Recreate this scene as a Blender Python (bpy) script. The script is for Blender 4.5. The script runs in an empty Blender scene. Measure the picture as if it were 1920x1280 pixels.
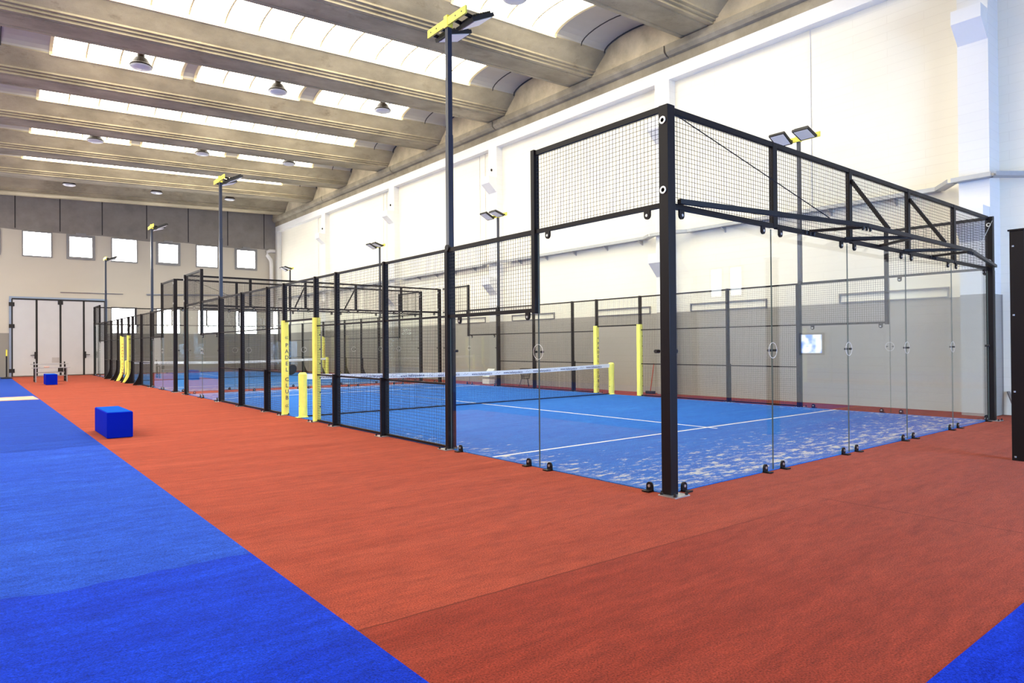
import bpy, math, random
from mathutils import Vector, Matrix
random.seed(7)
scene = bpy.context.scene
COL = scene.collection
PI = math.pi

# ------------------------------------------------------------------ camera
def make_camera():
    yaw, pit, rol, f = 0.6778, 0.0065, -0.0079, 1256.65
    c, s = math.cos, math.sin
    fw = Vector((s(yaw) * c(pit), c(yaw) * c(pit), s(pit)))
    rt0 = Vector((c(yaw), -s(yaw), 0)); up0 = rt0.cross(fw)
    rt = rt0 * c(rol) + up0 * s(rol); up = -rt0 * s(rol) + up0 * c(rol)
    cam = bpy.data.cameras.new('camera'); cam.sensor_width = 36; cam.sensor_fit = 'HORIZONTAL'
    cam.lens = f / 1920 * 36; cam.clip_end = 300; cam.clip_start = 0.05
    o = bpy.data.objects.new('camera', cam); COL.objects.link(o)
    m = Matrix((rt, up, -fw)).transposed().to_4x4(); m.translation = Vector((-5.6006, -4.4075, 1.5494))
    o.matrix_world = m
    scene.camera = o
make_camera()

# ------------------------------------------------------------------ world, exposure, light levels
w = bpy.data.worlds.new('world'); scene.world = w; w.use_nodes = True
w.node_tree.nodes['Background'].inputs[0].default_value = (.75, .85, 1, 1)
w.node_tree.nodes['Background'].inputs[1].default_value = .6
scene.view_settings.view_transform = 'Standard'; scene.view_settings.look = 'None'
scene.view_settings.exposure = 0.40; scene.view_settings.gamma = 1.0
scene.view_settings.use_curve_mapping = False
scene.cycles.transparent_max_bounces = 40
scene.cycles.max_bounces = 10; scene.cycles.diffuse_bounces = 6
SKY_COL = (1.0, .935, .78); SKY_STRENGTH = 8.5
WINDOW_COL = (1.0, .99, .97); WINDOW_STRENGTH = 14.0
BLUE_COL = (.36, .60, 1.0); BLUE_STRENGTH = 19.0

# ------------------------------------------------------------------ materials
def new_mat(name):
    m = bpy.data.materials.new(name); m.use_nodes = True
    nt = m.node_tree; nt.nodes.clear()
    out = nt.nodes.new('ShaderNodeOutputMaterial')
    return m, nt, out
def N(nt, typ, **kw):
    n = nt.nodes.new(typ)
    for k, v in kw.items():
        if k in n.inputs: n.inputs[k].default_value = v
        else: setattr(n, k, v)
    return n
def col(c): return (c[0], c[1], c[2], 1)
def principled(nt, out, base=(.5, .5, .5), rough=.6, metal=0, spec=.5, sheen=0):
    p = N(nt, 'ShaderNodeBsdfPrincipled')
    p.inputs['Base Color'].default_value = col(base); p.inputs['Roughness'].default_value = rough
    p.inputs['Metallic'].default_value = metal; p.inputs['Specular IOR Level'].default_value = spec
    if sheen:
        p.inputs['Sheen Weight'].default_value = sheen[0]; p.inputs['Sheen Tint'].default_value = col(sheen[1]); p.inputs['Sheen Roughness'].default_value = .4
    nt.links.new(p.outputs[0], out.inputs[0]); return p
def simple(name, base, rough=.6, metal=0, spec=.5, var=.06, scale=8):
    """a plain coat with a little procedural unevenness"""
    m, nt, out = new_mat(name); p = principled(nt, out, base, rough, metal, spec)
    t = N(nt, 'ShaderNodeTexCoord'); n = N(nt, 'ShaderNodeTexNoise', Scale=scale, Detail=4.0)
    nt.links.new(t.outputs['Object'], n.inputs['Vector'])
    mix = N(nt, 'ShaderNodeMix', data_type='RGBA')
    mix.inputs[6].default_value = col([x * (1 - var) for x in base]); mix.inputs[7].default_value = col([min(1, x * (1 + var)) for x in base])
    nt.links.new(n.outputs[0], mix.inputs[0]); nt.links.new(mix.outputs[2], p.inputs['Base Color'])
    return m
def emit(name, c, s):
    m, nt, out = new_mat(name); e = N(nt, 'ShaderNodeEmission'); e.inputs[0].default_value = col(c); e.inputs[1].default_value = s
    nt.links.new(e.outputs[0], out.inputs[0]); return m
def pos_xyz(nt):
    g = N(nt, 'ShaderNodeNewGeometry'); s = N(nt, 'ShaderNodeSeparateXYZ'); nt.links.new(g.outputs['Position'], s.inputs[0]); return g, s
def mapped(nt, g, scale, loc=(0, 0, 0), rot=(0, 0, 0)):
    mp = N(nt, 'ShaderNodeMapping'); mp.inputs['Scale'].default_value = scale; mp.inputs['Location'].default_value = loc; mp.inputs['Rotation'].default_value = rot
    nt.links.new(g.outputs['Position'], mp.inputs[0]); return mp
def noise(nt, vec, scale, detail=3.0, rough=.5):
    n = N(nt, 'ShaderNodeTexNoise', Scale=scale, Detail=detail, Roughness=rough); nt.links.new(vec.outputs[0], n.inputs['Vector']); return n
def ramp(nt, src, a, b, ca=(0, 0, 0), cb=(1, 1, 1)):
    r = N(nt, 'ShaderNodeValToRGB'); r.color_ramp.elements[0].position = a; r.color_ramp.elements[1].position = b
    r.color_ramp.elements[0].color = col(ca); r.color_ramp.elements[1].color = col(cb)
    nt.links.new(src, r.inputs[0]); return r
def mixc(nt, fac, a, b, mode='MIX', f=None):
    m = N(nt, 'ShaderNodeMix', data_type='RGBA', blend_type=mode)
    if fac is not None: nt.links.new(fac, m.inputs[0])
    elif f is not None: m.inputs[0].default_value = f
    for sock, v in ((m.inputs[6], a), (m.inputs[7], b)):
        if isinstance(v, (tuple, list)): sock.default_value = col(v)
        else: nt.links.new(v, sock)
    return m
def math_n(nt, op, a, b=None):
    n = N(nt, 'ShaderNodeMath', operation=op)
    for i, v in enumerate((a, b)):
        if v is None: continue
        if isinstance(v, (int, float)): n.inputs[i].default_value = v
        else: nt.links.new(v, n.inputs[i])
    return n
def bump(nt, p, height, strength, dist):
    b = N(nt, 'ShaderNodeBump'); b.inputs['Strength'].default_value = strength; b.inputs['Distance'].default_value = dist
    nt.links.new(height, b.inputs['Height']); nt.links.new(b.outputs[0], p.inputs['Normal'])

def turf(name, base, dark, light, sheen=.25, roll_seam=None, worn=None, sand=False, pitch=(.35, 2.2), rolls=None, mottle=.6):
    """short carpet-like artificial turf: fine fibre speckle, brushed bands across the roll, soft patches"""
    m, nt, out = new_mat(name); p = principled(nt, out, base, 1.0, 0, .06, sheen)
    g, s = pos_xyz(nt)
    fine = noise(nt, mapped(nt, g, (1, 1, 1)), 95, 3, .75)
    band = noise(nt, mapped(nt, g, (pitch[0], pitch[1], 1)), 1.0, 4, .5)
    patch = noise(nt, mapped(nt, g, (1, 1, 1), (3, 1, 0)), .9, 4, .6)
    c = mixc(nt, ramp(nt, band.outputs[0], .30, .70).outputs[0], dark, light)
    c2 = mixc(nt, ramp(nt, patch.outputs[0], .35, .7).outputs[0], c.outputs[2], base)
    sp = ramp(nt, fine.outputs[0], .3, .7, (.35, .35, .35), (1.65, 1.65, 1.65))
    streak = noise(nt, mapped(nt, g, (1.6, 5.5, 1), (1, 4, 0), (0, 0, .05)), 2.2, 7, .72)
    c2 = mixc(nt, None, c2.outputs[2], ramp(nt, streak.outputs[0], .32, .68, (.60, .64, .70), (1.34, 1.30, 1.20)).outputs[0], 'MULTIPLY', mottle)
    c3 = mixc(nt, None, c2.outputs[2], sp.outputs[0], 'MULTIPLY', 1.0)
    last = c3
    if roll_seam is not None:
        # the next roll, laid with its pile the other way: a shade deeper, and a fine dark joint
        y0, col2 = roll_seam
        wob = math_n(nt, 'MULTIPLY_ADD', noise(nt, mapped(nt, g, (3, 3, 1)), 2.0).outputs[0], .02)
        yy = math_n(nt, 'ADD', s.outputs[1], wob.outputs[0])
        slant = math_n(nt, 'MULTIPLY', s.outputs[0], .03)
        yy = math_n(nt, 'ADD', yy.outputs[0], slant.outputs[0])
        fac = math_n(nt, 'LESS_THAN', yy.outputs[0], y0)
        fade = ramp(nt, math_n(nt, 'MULTIPLY_ADD', s.outputs[0], .125).outputs[0], .25, .62, (1, 1, 1), (.25, .25, .25))
        fade.inputs[0].links[0].from_node.inputs[2].default_value = .5
        last = mixc(nt, math_n(nt, 'MULTIPLY', fac.outputs[0], fade.outputs[0]).outputs[0], last.outputs[2], mixc(nt, None, last.outputs[2], col2, 'MULTIPLY', 1.0).outputs[2])
        d = math_n(nt, 'ABSOLUTE', math_n(nt, 'SUBTRACT', yy.outputs[0], y0).outputs[0])
        joint = math_n(nt, 'LESS_THAN', d.outputs[0], .009)
        last = mixc(nt, math_n(nt, 'MULTIPLY', math_n(nt, 'MULTIPLY', joint.outputs[0], fade.outputs[0]).outputs[0], .7).outputs[0], last.outputs[2], [x * .35 for x in base])
        # a lengthways joint further along
        xx = math_n(nt, 'ABSOLUTE', math_n(nt, 'SUBTRACT', math_n(nt, 'ADD', s.outputs[0], wob.outputs[0]).outputs[0], 1.54).outputs[0])
        j2 = math_n(nt, 'MULTIPLY', math_n(nt, 'LESS_THAN', xx.outputs[0], .012).outputs[0], math_n(nt, 'LESS_THAN', s.outputs[1], -1.1).outputs[0])
        last = mixc(nt, math_n(nt, 'MULTIPLY', j2.outputs[0], .5).outputs[0], last.outputs[2], [x * .35 for x in base])
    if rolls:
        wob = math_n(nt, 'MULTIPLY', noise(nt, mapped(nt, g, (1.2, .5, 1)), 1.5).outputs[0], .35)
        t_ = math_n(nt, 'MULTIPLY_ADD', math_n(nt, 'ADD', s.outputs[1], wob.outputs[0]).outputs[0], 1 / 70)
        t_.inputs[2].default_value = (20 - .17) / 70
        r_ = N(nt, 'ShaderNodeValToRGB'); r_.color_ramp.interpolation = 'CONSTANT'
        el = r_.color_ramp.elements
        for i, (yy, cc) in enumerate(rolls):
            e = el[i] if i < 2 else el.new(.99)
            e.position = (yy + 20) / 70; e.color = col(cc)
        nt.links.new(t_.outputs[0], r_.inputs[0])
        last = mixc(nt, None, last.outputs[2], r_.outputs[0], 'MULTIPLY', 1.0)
    if sand:
        # quartz sand lying in streaks, thickest along the glass at the ends of the court
        st = noise(nt, mapped(nt, g, (1.3, 3.2, 1), (0, 0, 0), (0, 0, .12)), 2.6, 8, .78)
        st2 = noise(nt, mapped(nt, g, (2.2, 6.5, 1), (5, 2, 0)), 4.5, 4, .65)
        ly = math_n(nt, 'SUBTRACT', s.outputs[1], 0.0)
        # distance from the nearer end of this court
        cy = math_n(nt, 'ABSOLUTE', math_n(nt, 'SUBTRACT', ly.outputs[0], sand).outputs[0])
        endd = math_n(nt, 'SUBTRACT', 10.0, cy.outputs[0])
        side_ = math_n(nt, 'SUBTRACT', 5.0, math_n(nt, 'ABSOLUTE', math_n(nt, 'SUBTRACT', s.outputs[0], 5.0).outputs[0]).outputs[0])
        drift = math_n(nt, 'MINIMUM', endd.outputs[0], math_n(nt, 'ADD', math_n(nt, 'MULTIPLY', side_.outputs[0], 1.6).outputs[0], math_n(nt, 'MULTIPLY', endd.outputs[0], .22).outputs[0]).outputs[0])
        near = ramp(nt, math_n(nt, 'MULTIPLY', drift.outputs[0], .25).outputs[0], .08, .75, (1, 1, 1), (0, 0, 0))
        thr = math_n(nt, 'MULTIPLY', near.outputs[0], .155)
        a = math_n(nt, 'ADD', st.outputs[0], thr.outputs[0])
        f1 = ramp(nt, a.outputs[0], .64, .72)
        a2 = math_n(nt, 'ADD', st2.outputs[0], math_n(nt, 'MULTIPLY', near.outputs[0], .07).outputs[0])
        f2 = ramp(nt, a2.outputs[0], .69, .75)
        fs = math_n(nt, 'MAXIMUM', f1.outputs[0], math_n(nt, 'MULTIPLY', f2.outputs[0], .8).outputs[0])
        edge = ramp(nt, math_n(nt, 'MINIMUM', endd.outputs[0], side_.outputs[0]).outputs[0], .03, .16)
        fs = math_n(nt, 'MULTIPLY', fs.outputs[0], edge.outputs[0])
        fs = math_n(nt, 'MULTIPLY', fs.outputs[0], .8)
        last = mixc(nt, fs.outputs[0], last.outputs[2], mixc(nt, None, (.62, .58, .48), sp.outputs[0], 'MULTIPLY', .6).outputs[2])
    nt.links.new(last.outputs[2], p.inputs['Base Color'])
    bump(nt, p, fine.outputs[0], .5, .01)
    return m

M = {}
M['red_turf'] = turf('red_turf', (.262, .043, .022), (.215, .034, .017), (.318, .060, .032), (.10, (1, .6, .5)), (-.62, (.78, .64, .66)), pitch=(.35, 3.4))
M['blue_turf'] = turf('blue_turf', (.010, .052, .40), (.006, .038, .34), (.017, .074, .46), (.12, (.45, .65, 1)), pitch=(.5, 3.4), mottle=1.0,
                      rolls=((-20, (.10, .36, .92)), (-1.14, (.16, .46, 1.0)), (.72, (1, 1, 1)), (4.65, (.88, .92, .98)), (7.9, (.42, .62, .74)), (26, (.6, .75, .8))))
M['blue_turf_entry'] = turf('blue_turf_entry', (.003, .022, .40), (.0015, .012, .33), (.007, .038, .48), (.04, (.35, .55, 1)), mottle=1.0)
M['court_near'] = turf('court_blue_near', (.018, .118, .45), (.014, .096, .41), (.026, .145, .49), (.10, (.5, .7, 1)), sand=10.0)
M['court_far'] = turf('court_blue_far', (.018, .120, .38), (.014, .10, .34), (.026, .142, .42), (.10, (.5, .7, 1)), sand=31.6)
M['line'] = simple('white_line_turf', (.74, .72, .68), .95, var=.12, scale=40)
M['steel'] = simple('black_powder_coated_steel', (.007, .0045, .0055), .45, 0, .2, .15, 6)
M['mast'] = simple('mast_steel_reflection_tint', (.016, .022, .045), .3, 0, .6, .1, 6)  # blue of the reflected skylight is put into the dark base colour
M['wire'] = simple('black_mesh_wire', (.022, .018, .018), .5, 0, .4)
M['zinc'] = simple('galvanised_steel', (.52, .53, .54), .38, .85, .5, .12, 14)
M['tray'] = simple('galvanised_tray', (.42, .43, .44), .5, .4, .5, .12, 10)
M['yellow'] = simple('yellow_vinyl_padding', (.92, .86, .17), .55, 0, .3, .12, 7)
M['yellow_paint'] = simple('yellow_painted_steel', (.80, .74, .10), .45, 0, .5, .05, 9)
M['ink'] = simple('dark_blue_ink', (.03, .03, .12), .7, 0, .3)
M['ink_red'] = simple('red_ink', (.45, .05, .03), .7, 0, .3)
M['ink_grey'] = simple('grey_print', (.45, .45, .50), .7, 0, .3)
M['band'] = simple('white_net_band', (.92, .92, .95), .7, 0, .3, .03, 12)
M['net'] = simple('black_net_cord', (.02, .02, .025), .8, 0, .2)
M['rubber'] = simple('black_rubber', (.012, .011, .012), .55, 0, .4)
M['foam'] = simple('blue_vinyl_foam_box', (.0015, .012, .40), .85, 0, .04, .07, 5)
M['foam_top'] = simple('light_blue_vinyl', (.004, .068, .40), 1.0, 0, .01, .07, 5)
M['lens'] = simple('floodlight_glass', (.78, .76, .74), .35, 0, .5, .05, 20)
M['lamp_shell'] = simple('brown_lamp_shell', (.03, .019, .014), .5, 0, .25, .5)
M['lamp_lens'] = simple('white_lamp_diffuser', (.62, .61, .62), .35, 0, .5)
M['door_white'] = simple('white_door_leaf', (.54, .54, .56), .55, 0, .4, .05, 2)
M['door_stain'] = simple('grimy_patch', (.42, .40, .40), .6, 0, .4, .1, 6)
M['door_track'] = simple('steel_door_track', (.30, .36, .46), .35, .6, .5)
M['grey_frame'] = simple('grey_window_frame', (.24, .235, .24), .5, 0, .4)
M['pvc'] = simple('white_pipe', (.70, .68, .66), .45, 0, .4)
M['mat'] = simple('peach_mat', (.62, .33, .25), .95, 0, .05, .08, 4)
M['alu'] = simple('dull_aluminium', (.40, .40, .43), .4, .7, .5, .1, 9)
M['redstick'] = simple('red_broom_stick', (.42, .06, .03), .5)
M['wood'] = simple('grey_stick', (.20, .17, .15), .7)
M['curb'] = simple('skylight_curb_daylight_tint', (.82, .70, .42), .5, 0, .4, .05, 5)  # yellow of daylight coming through the rim is put into the colour
M['bar'] = simple('cream_glazing_bar', (.72, .60, .34), .5)
M['fibre'] = simple('grey_vault_panel', (.42, .39, .335), .75, 0, .3, .06, 3)
M['skylight'] = emit('daylit_skylight_sheet', SKY_COL, SKY_STRENGTH)
M['pane'] = emit('daylit_window_pane', WINDOW_COL, WINDOW_STRENGTH)
M['pane_dim'] = emit('daylit_frosted_pane', (.85, .92, 1.0), 4.5)
M['pane_blue'] = emit('added_blue_pane', BLUE_COL, BLUE_STRENGTH)
def screen_mat():
    m, nt, out = new_mat('bluish_outdoor_view'); e = N(nt, 'ShaderNodeEmission'); t = N(nt, 'ShaderNodeTexCoord')
    n = N(nt, 'ShaderNodeTexNoise', Scale=4.0, Detail=5.0); nt.links.new(t.outputs['Object'], n.inputs[0])
    r = ramp(nt, n.outputs[0], .42, .55, (.10, .28, .85), (.75, .85, 1.0)); nt.links.new(r.outputs[0], e.inputs[0]); e.inputs[1].default_value = 6.0
    nt.links.new(e.outputs[0], out.inputs[0]); return m
M['screen'] = screen_mat()
M['acrylic'] = simple('disc_edge_highlight', (.85, .85, .85), .15, 0, .6)

def glass(name, tint, fres=1.0):
    m, nt, out = new_mat(name)
    t = N(nt, 'ShaderNodeBsdfTransparent'); t.inputs[0].default_value = col(tint)
    gl = N(nt, 'ShaderNodeBsdfGlossy'); gl.inputs['Roughness'].default_value = .0; gl.inputs['Color'].default_value = (1, 1, 1, 1)
    g = N(nt, 'ShaderNodeNewGeometry')
    ior = N(nt, 'ShaderNodeMix', data_type='FLOAT'); ior.inputs[2].default_value = 1.5; ior.inputs[3].default_value = 1 / 1.5
    nt.links.new(g.outputs['Backfacing'], ior.inputs[0])
    fr = N(nt, 'ShaderNodeFresnel'); nt.links.new(ior.outputs[0], fr.inputs[0])
    f = math_n(nt, 'MULTIPLY', fr.outputs[0], fres)
    mx = N(nt, 'ShaderNodeMixShader'); nt.links.new(f.outputs[0], mx.inputs[0]); nt.links.new(t.outputs[0], mx.inputs[1]); nt.links.new(gl.outputs[0], mx.inputs[2])
    nt.links.new(mx.outputs[0], out.inputs[0]); return m
M['glass'] = glass('clear_tempered_glass', (.955, .968, .962), .72)
M['glass_edge'] = simple('glass_edge_green', (.10, .13, .12), .2, 0, .5)

def concrete(name, base, stain=.55):
    m, nt, out = new_mat(name); p = principled(nt, out, base, .85, 0, .25)
    g, s = pos_xyz(nt)
    a = noise(nt, mapped(nt, g, (.6, 1.0, 1.0)), 1.0, 5, .6)
    b = noise(nt, mapped(nt, g, (.9, 1.2, 1.6), (4, 7, 1)), 1.2, 7, .75)
    f = noise(nt, mapped(nt, g, (1, 1, 1)), 40, 3, .6)
    c = mixc(nt, ramp(nt, a.outputs[0], .35, .68).outputs[0], [x * .70 for x in base], [min(1, x * 1.16) for x in base])
    c = mixc(nt, ramp(nt, b.outputs[0], .56, .74).outputs[0], c.outputs[2], [base[0] * stain, base[1] * stain * .95, base[2] * stain * .88])
    c = mixc(nt, None, c.outputs[2], ramp(nt, f.outputs[0], .3, .7, (.95, .95, .95), (1.04, 1.04, 1.04)).outputs[0], 'MULTIPLY', 1.0)
    nt.links.new(c.outputs[2], p.inputs['Base Color']); bump(nt, p, f.outputs[0], .15, .01)
    return m
M['concrete'] = concrete('roof_concrete', (.385, .325, .215))
M['concrete_beam'] = concrete('wall_beam_concrete', (.35, .305, .222))
M['concrete_wall'] = concrete('tympanum_concrete', (.54, .46, .32), .8)

def block_wall(name, axis, white, grey, z_grey, panels=None, conc=None, grey_from=None):
    """painted blockwork; a grey dado below z_grey; optional bare concrete above z = panels"""
    m, nt, out = new_mat(name); p = principled(nt, out, white, .75, 0, .25)
    g, s = pos_xyz(nt)
    cmb = N(nt, 'ShaderNodeCombineXYZ')
    nt.links.new(s.outputs[axis], cmb.inputs[0]); nt.links.new(s.outputs[2], cmb.inputs[1])
    br = N(nt, 'ShaderNodeTexBrick'); br.inputs['Scale'].default_value = 1.0
    br.inputs['Brick Width'].default_value = 1.6; br.inputs['Row Height'].default_value = .2
    br.inputs['Mortar Size'].default_value = .006; br.inputs['Mortar Smooth'].default_value = .3
    br.inputs['Color1'].default_value = (1, 1, 1, 1); br.inputs['Color2'].default_value = (.975, .975, .975, 1); br.inputs['Mortar'].default_value = (.90, .89, .87, 1)
    nt.links.new(cmb.outputs[0], br.inputs['Vector'])
    soft = noise(nt, mapped(nt, g, (.3, .3, .5)), 1.0, 4)
    vis = ramp(nt, noise(nt, mapped(nt, g, (.25, .25, .8), (2, 3, 0)), 1.2, 3).outputs[0], .35, .65, (.25, .25, .25), (1, 1, 1))
    fz = math_n(nt, 'LESS_THAN', s.outputs[2], z_grey)
    if grey_from is not None:
        fz = math_n(nt, 'MULTIPLY', fz.outputs[0], math_n(nt, 'GREATER_THAN', s.outputs[axis], grey_from).outputs[0])
    c = mixc(nt, fz.outputs[0], white, grey)
    if panels is not None:
        wob = noise(nt, mapped(nt, g, (.41, 0, 0), (.3, 0, 0)), 1.0, 0)
        zz = math_n(nt, 'ADD', s.outputs[2], math_n(nt, 'MULTIPLY', wob.outputs[0], .28).outputs[0])
        fu = math_n(nt, 'GREATER_THAN', zz.outputs[0], panels + .14)
        cn = noise(nt, mapped(nt, g, (.8, .8, .8)), 1.5, 5, .65)
        cc = mixc(nt, ramp(nt, cn.outputs[0], .3, .7).outputs[0], [x * .85 for x in conc], [x * 1.12 for x in conc])
        c = mixc(nt, fu.outputs[0], c.outputs[2], cc.outputs[2])
    c1 = mixc(nt, vis.outputs[0], c.outputs[2], mixc(nt, None, c.outputs[2], br.outputs[0], 'MULTIPLY', 1.0).outputs[2])
    if panels is not None:
        c1 = mixc(nt, None, c.outputs[2], (1, 1, 1), 'MULTIPLY', 1.0)
    c2 = mixc(nt, None, c1.outputs[2], ramp(nt, soft.outputs[0], .3, .7, (.95, .95, .95), (1.02, 1.02, 1.02)).outputs[0], 'MULTIPLY', 1.0)
    nt.links.new(c2.outputs[2], p.inputs['Base Color'])
    if panels is None: bump(nt, p, br.outputs[1], -.2, .004)
    return m
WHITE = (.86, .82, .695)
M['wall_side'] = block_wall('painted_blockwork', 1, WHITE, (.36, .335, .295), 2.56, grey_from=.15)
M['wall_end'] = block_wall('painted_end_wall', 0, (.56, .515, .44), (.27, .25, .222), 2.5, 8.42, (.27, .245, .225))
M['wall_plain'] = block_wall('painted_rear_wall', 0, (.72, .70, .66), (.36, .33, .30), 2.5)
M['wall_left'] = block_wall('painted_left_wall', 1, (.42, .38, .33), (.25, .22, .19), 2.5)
M['white_paint'] = simple('white_masonry_paint', (.83, .82, .785), .75, 0, .25, .03, 2)
M['pilaster'] = block_wall('painted_pilaster', 1, (.83, .82, .785), (.38, .355, .315), 2.56)
M['soot'] = simple('panel_joint', (.05, .045, .045), .9)

# ------------------------------------------------------------------ mesh helpers
class MB:
    def __init__(s): s.v = []; s.f = []; s.m = []
    def add(s, vs, fs, mi=0):
        b = len(s.v); s.v += [tuple(x) for x in vs]; s.f += [tuple(i + b for i in f) for f in fs]; s.m += [mi] * len(fs); return s
    def box(s, x0, x1, y0, y1, z0, z1, mi=0):
        vs = [(x, y, z) for z in (z0, z1) for y in (y0, y1) for x in (x0, x1)]
        return s.add(vs, [(0, 2, 3, 1), (4, 5, 7, 6), (0, 1, 5, 4), (2, 6, 7, 3), (0, 4, 6, 2), (1, 3, 7, 5)], mi)
    def bar(s, a, b, w, h=None, mi=0, up=(0, 0, 1)):
        """rectangular bar from a to b: w across, h along up"""
        h = h or w; a = Vector(a); b = Vector(b); d = (b - a).normalized(); u = Vector(up)
        if abs(d.dot(u)) > .98: u = Vector((0, 1, 0))
        r = d.cross(u).normalized(); u = r.cross(d)
        vs = []
        for q in (a, b):
            for sx, sy in ((-1, -1), (1, -1), (1, 1), (-1, 1)): vs.append(q + r * sx * w / 2 + u * sy * h / 2)
        return s.add(vs, [(0, 1, 2, 3), (7, 6, 5, 4), (0, 4, 5, 1), (1, 5, 6, 2), (2, 6, 7, 3), (3, 7, 4, 0)], mi)
    def tube(s, pts, r, n=8, mi=0, cap=True):
        pts = [Vector(p) for p in pts]; rings = []
        for i, p in enumerate(pts):
            d = (pts[min(i + 1, len(pts) - 1)] - pts[max(i - 1, 0)]).normalized()
            u = Vector((0, 0, 1)) if abs(d.z) < .9 else Vector((1, 0, 0))
            a = d.cross(u).normalized(); b = a.cross(d)
            rr = r[i] if isinstance(r, (list, tuple)) else r
            rings.append([p + a * math.cos(2 * PI * k / n) * rr + b * math.sin(2 * PI * k / n) * rr for k in range(n)])
        vs = [v for q in rings for v in q]; fs = []
        for i in range(len(pts) - 1):
            for k in range(n):
                fs.append((i * n + k, i * n + (k + 1) % n, (i + 1) * n + (k + 1) % n, (i + 1) * n + k))
        if cap: fs += [tuple(range(n))[::-1], tuple((len(pts) - 1) * n + k for k in range(n))]
        return s.add(vs, fs, mi)
    def lathe(s, prof, c=(0, 0, 0), n=24, mi=0):
        vs = []; fs = []
        for r, z in prof:
            for k in range(n): vs.append((c[0] + r * math.cos(2 * PI * k / n), c[1] + r * math.sin(2 * PI * k / n), c[2] + z))
        for i in range(len(prof) - 1):
            for k in range(n): fs.append((i * n + k, i * n + (k + 1) % n, (i + 1) * n + (k + 1) % n, (i + 1) * n + k))
        fs += [tuple(range(n))[::-1], tuple((len(prof) - 1) * n + k for k in range(n))]
        return s.add(vs, fs, mi)
    def prism(s, poly, axis, a, b, mi=0, shear=None):
        """poly in the two other axes, extruded along axis from a to b; shear(t) gives a z offset"""
        n = len(poly); vs = []
        for t in (a, b):
            dz = shear(t) if shear else 0
            for p, q in poly:
                v = {'x': (t, p, q + dz), 'y': (p, t, q + dz), 'z': (p, q, t)}[axis]; vs.append(v)
        fs = [tuple(range(n)), tuple(range(2 * n - 1, n - 1, -1))] + [(i, i + n, (i + 1) % n + n, (i + 1) % n) for i in range(n)]
        return s.add(vs, fs, mi)
    def build(s, name, mat, parent=None, bevel=0, smooth=False, kind=None, label=None):
        me = bpy.data.meshes.new(name); me.from_pydata(s.v, [], s.f)
        for mm in (mat if isinstance(mat, (list, tuple)) else [mat]): me.materials.append(mm)
        for p, mi in zip(me.polygons, s.m): p.material_index = mi
        import bmesh
        bm = bmesh.new(); bm.from_mesh(me); bmesh.ops.recalc_face_normals(bm, faces=bm.faces); bm.to_mesh(me); bm.free()
        if smooth:
            for p in me.polygons: p.use_smooth = True
        me.update()
        o = bpy.data.objects.new(name, me); COL.objects.link(o)
        if bevel:
            b = o.modifiers.new('bevel', 'BEVEL'); b.width = bevel; b.segments = 2; b.limit_method = 'ANGLE'
        if parent is not None:
            o.parent = parent
            if parent.type == 'EMPTY': o.matrix_parent_inverse = parent.matrix_world.inverted() if False else Matrix.Translation(-parent.location)
        if kind: o['kind'] = kind
        if label: o['label'] = label
        return o
def child_of(o, parent):
    o.parent = parent; return o
def tag(o, label, cat, group=None, kind=None):
    o['label'] = label; o['category'] = cat
    if group: o['group'] = group
    if kind: o['kind'] = kind
    return o
def thing(name, loc, label, cat, group=None):
    o = bpy.data.objects.new(name, None); o.location = loc; o.empty_display_size = .2; COL.objects.link(o)
    return tag(o, label, cat, group)
def struct(mb, name, mat, label=None, bevel=0, parent=None):
    return mb.build(name, mat, parent, bevel, kind='structure' if parent is None else None, label=label)
def text_mesh(body, size, origin, right, upv, depth=.002):
    """vertices and faces of a line of lettering, centred at origin, standing in the plane right x upv"""
    cu = bpy.data.curves.new('lettering_source', 'FONT'); cu.body = body; cu.size = size; cu.extrude = depth; cu.align_x = 'CENTER'; cu.align_y = 'CENTER'; cu.resolution_u = 2
    o = bpy.data.objects.new('lettering_source', cu); COL.objects.link(o)
    dg = bpy.context.evaluated_depsgraph_get(); me = bpy.data.meshes.new_from_object(o.evaluated_get(dg))
    R = Vector(right).normalized(); U = Vector(upv).normalized(); Nn = R.cross(U); O = Vector(origin)
    vs = [O + R * v.co.x + U * v.co.y + Nn * v.co.z for v in me.vertices]; fs = [tuple(p.vertices) for p in me.polygons]
    bpy.data.objects.remove(o); bpy.data.curves.remove(cu); bpy.data.meshes.remove(me)
    return vs, fs

# ================================================================== THE HALL
Y0, Y1 = -10.0, 43.2          # rear wall, end wall
XL, XW = -14.0, 11.5          # left wall, right wall (painted face)
SL = .042                     # the roof falls this much per metre towards the left
def slope(x): return SL * (x - 11.0)

# ---- floor
struct(MB().box(XL, XW + .3, Y0 - .3, Y1 + .3, -.12, 0), 'floor', M['red_turf'], 'brick red turf floor of the sports hall')
o = MB().box(XL, -3.97, Y0, Y1 - .02, 0, .006).build('blue_turf_strip', M['blue_turf'])
tag(o, 'long royal blue turf strip down the side of the hall, beside the red turf', 'turf', kind='structure')
o = MB().add([(-2.28, -3.2, 0), (XW - .2, -3.2, 0), (XW - .2, Y0, 0), (-2.28, Y0, 0), (-2.28, -3.2, .006), (XW - .2, -3.2, .006), (XW - .2, Y0, .006), (-2.28, Y0, .006)],
             [(0, 1, 2, 3), (4, 7, 6, 5), (0, 4, 5, 1), (1, 5, 6, 2), (2, 6, 7, 3), (3, 7, 4, 0)]).build('blue_turf_strip', M['blue_turf_entry'])
tag(o, 'royal blue turf corner lying in front of the near court\'s glass wall', 'turf', kind='structure')

struct(MB().box(XL - .3, XW + .5, Y0 - .3, Y1 + .3, 12.3, 12.5), 'ceiling', M['concrete'], 'roof slab above the girders and skylights')
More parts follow.
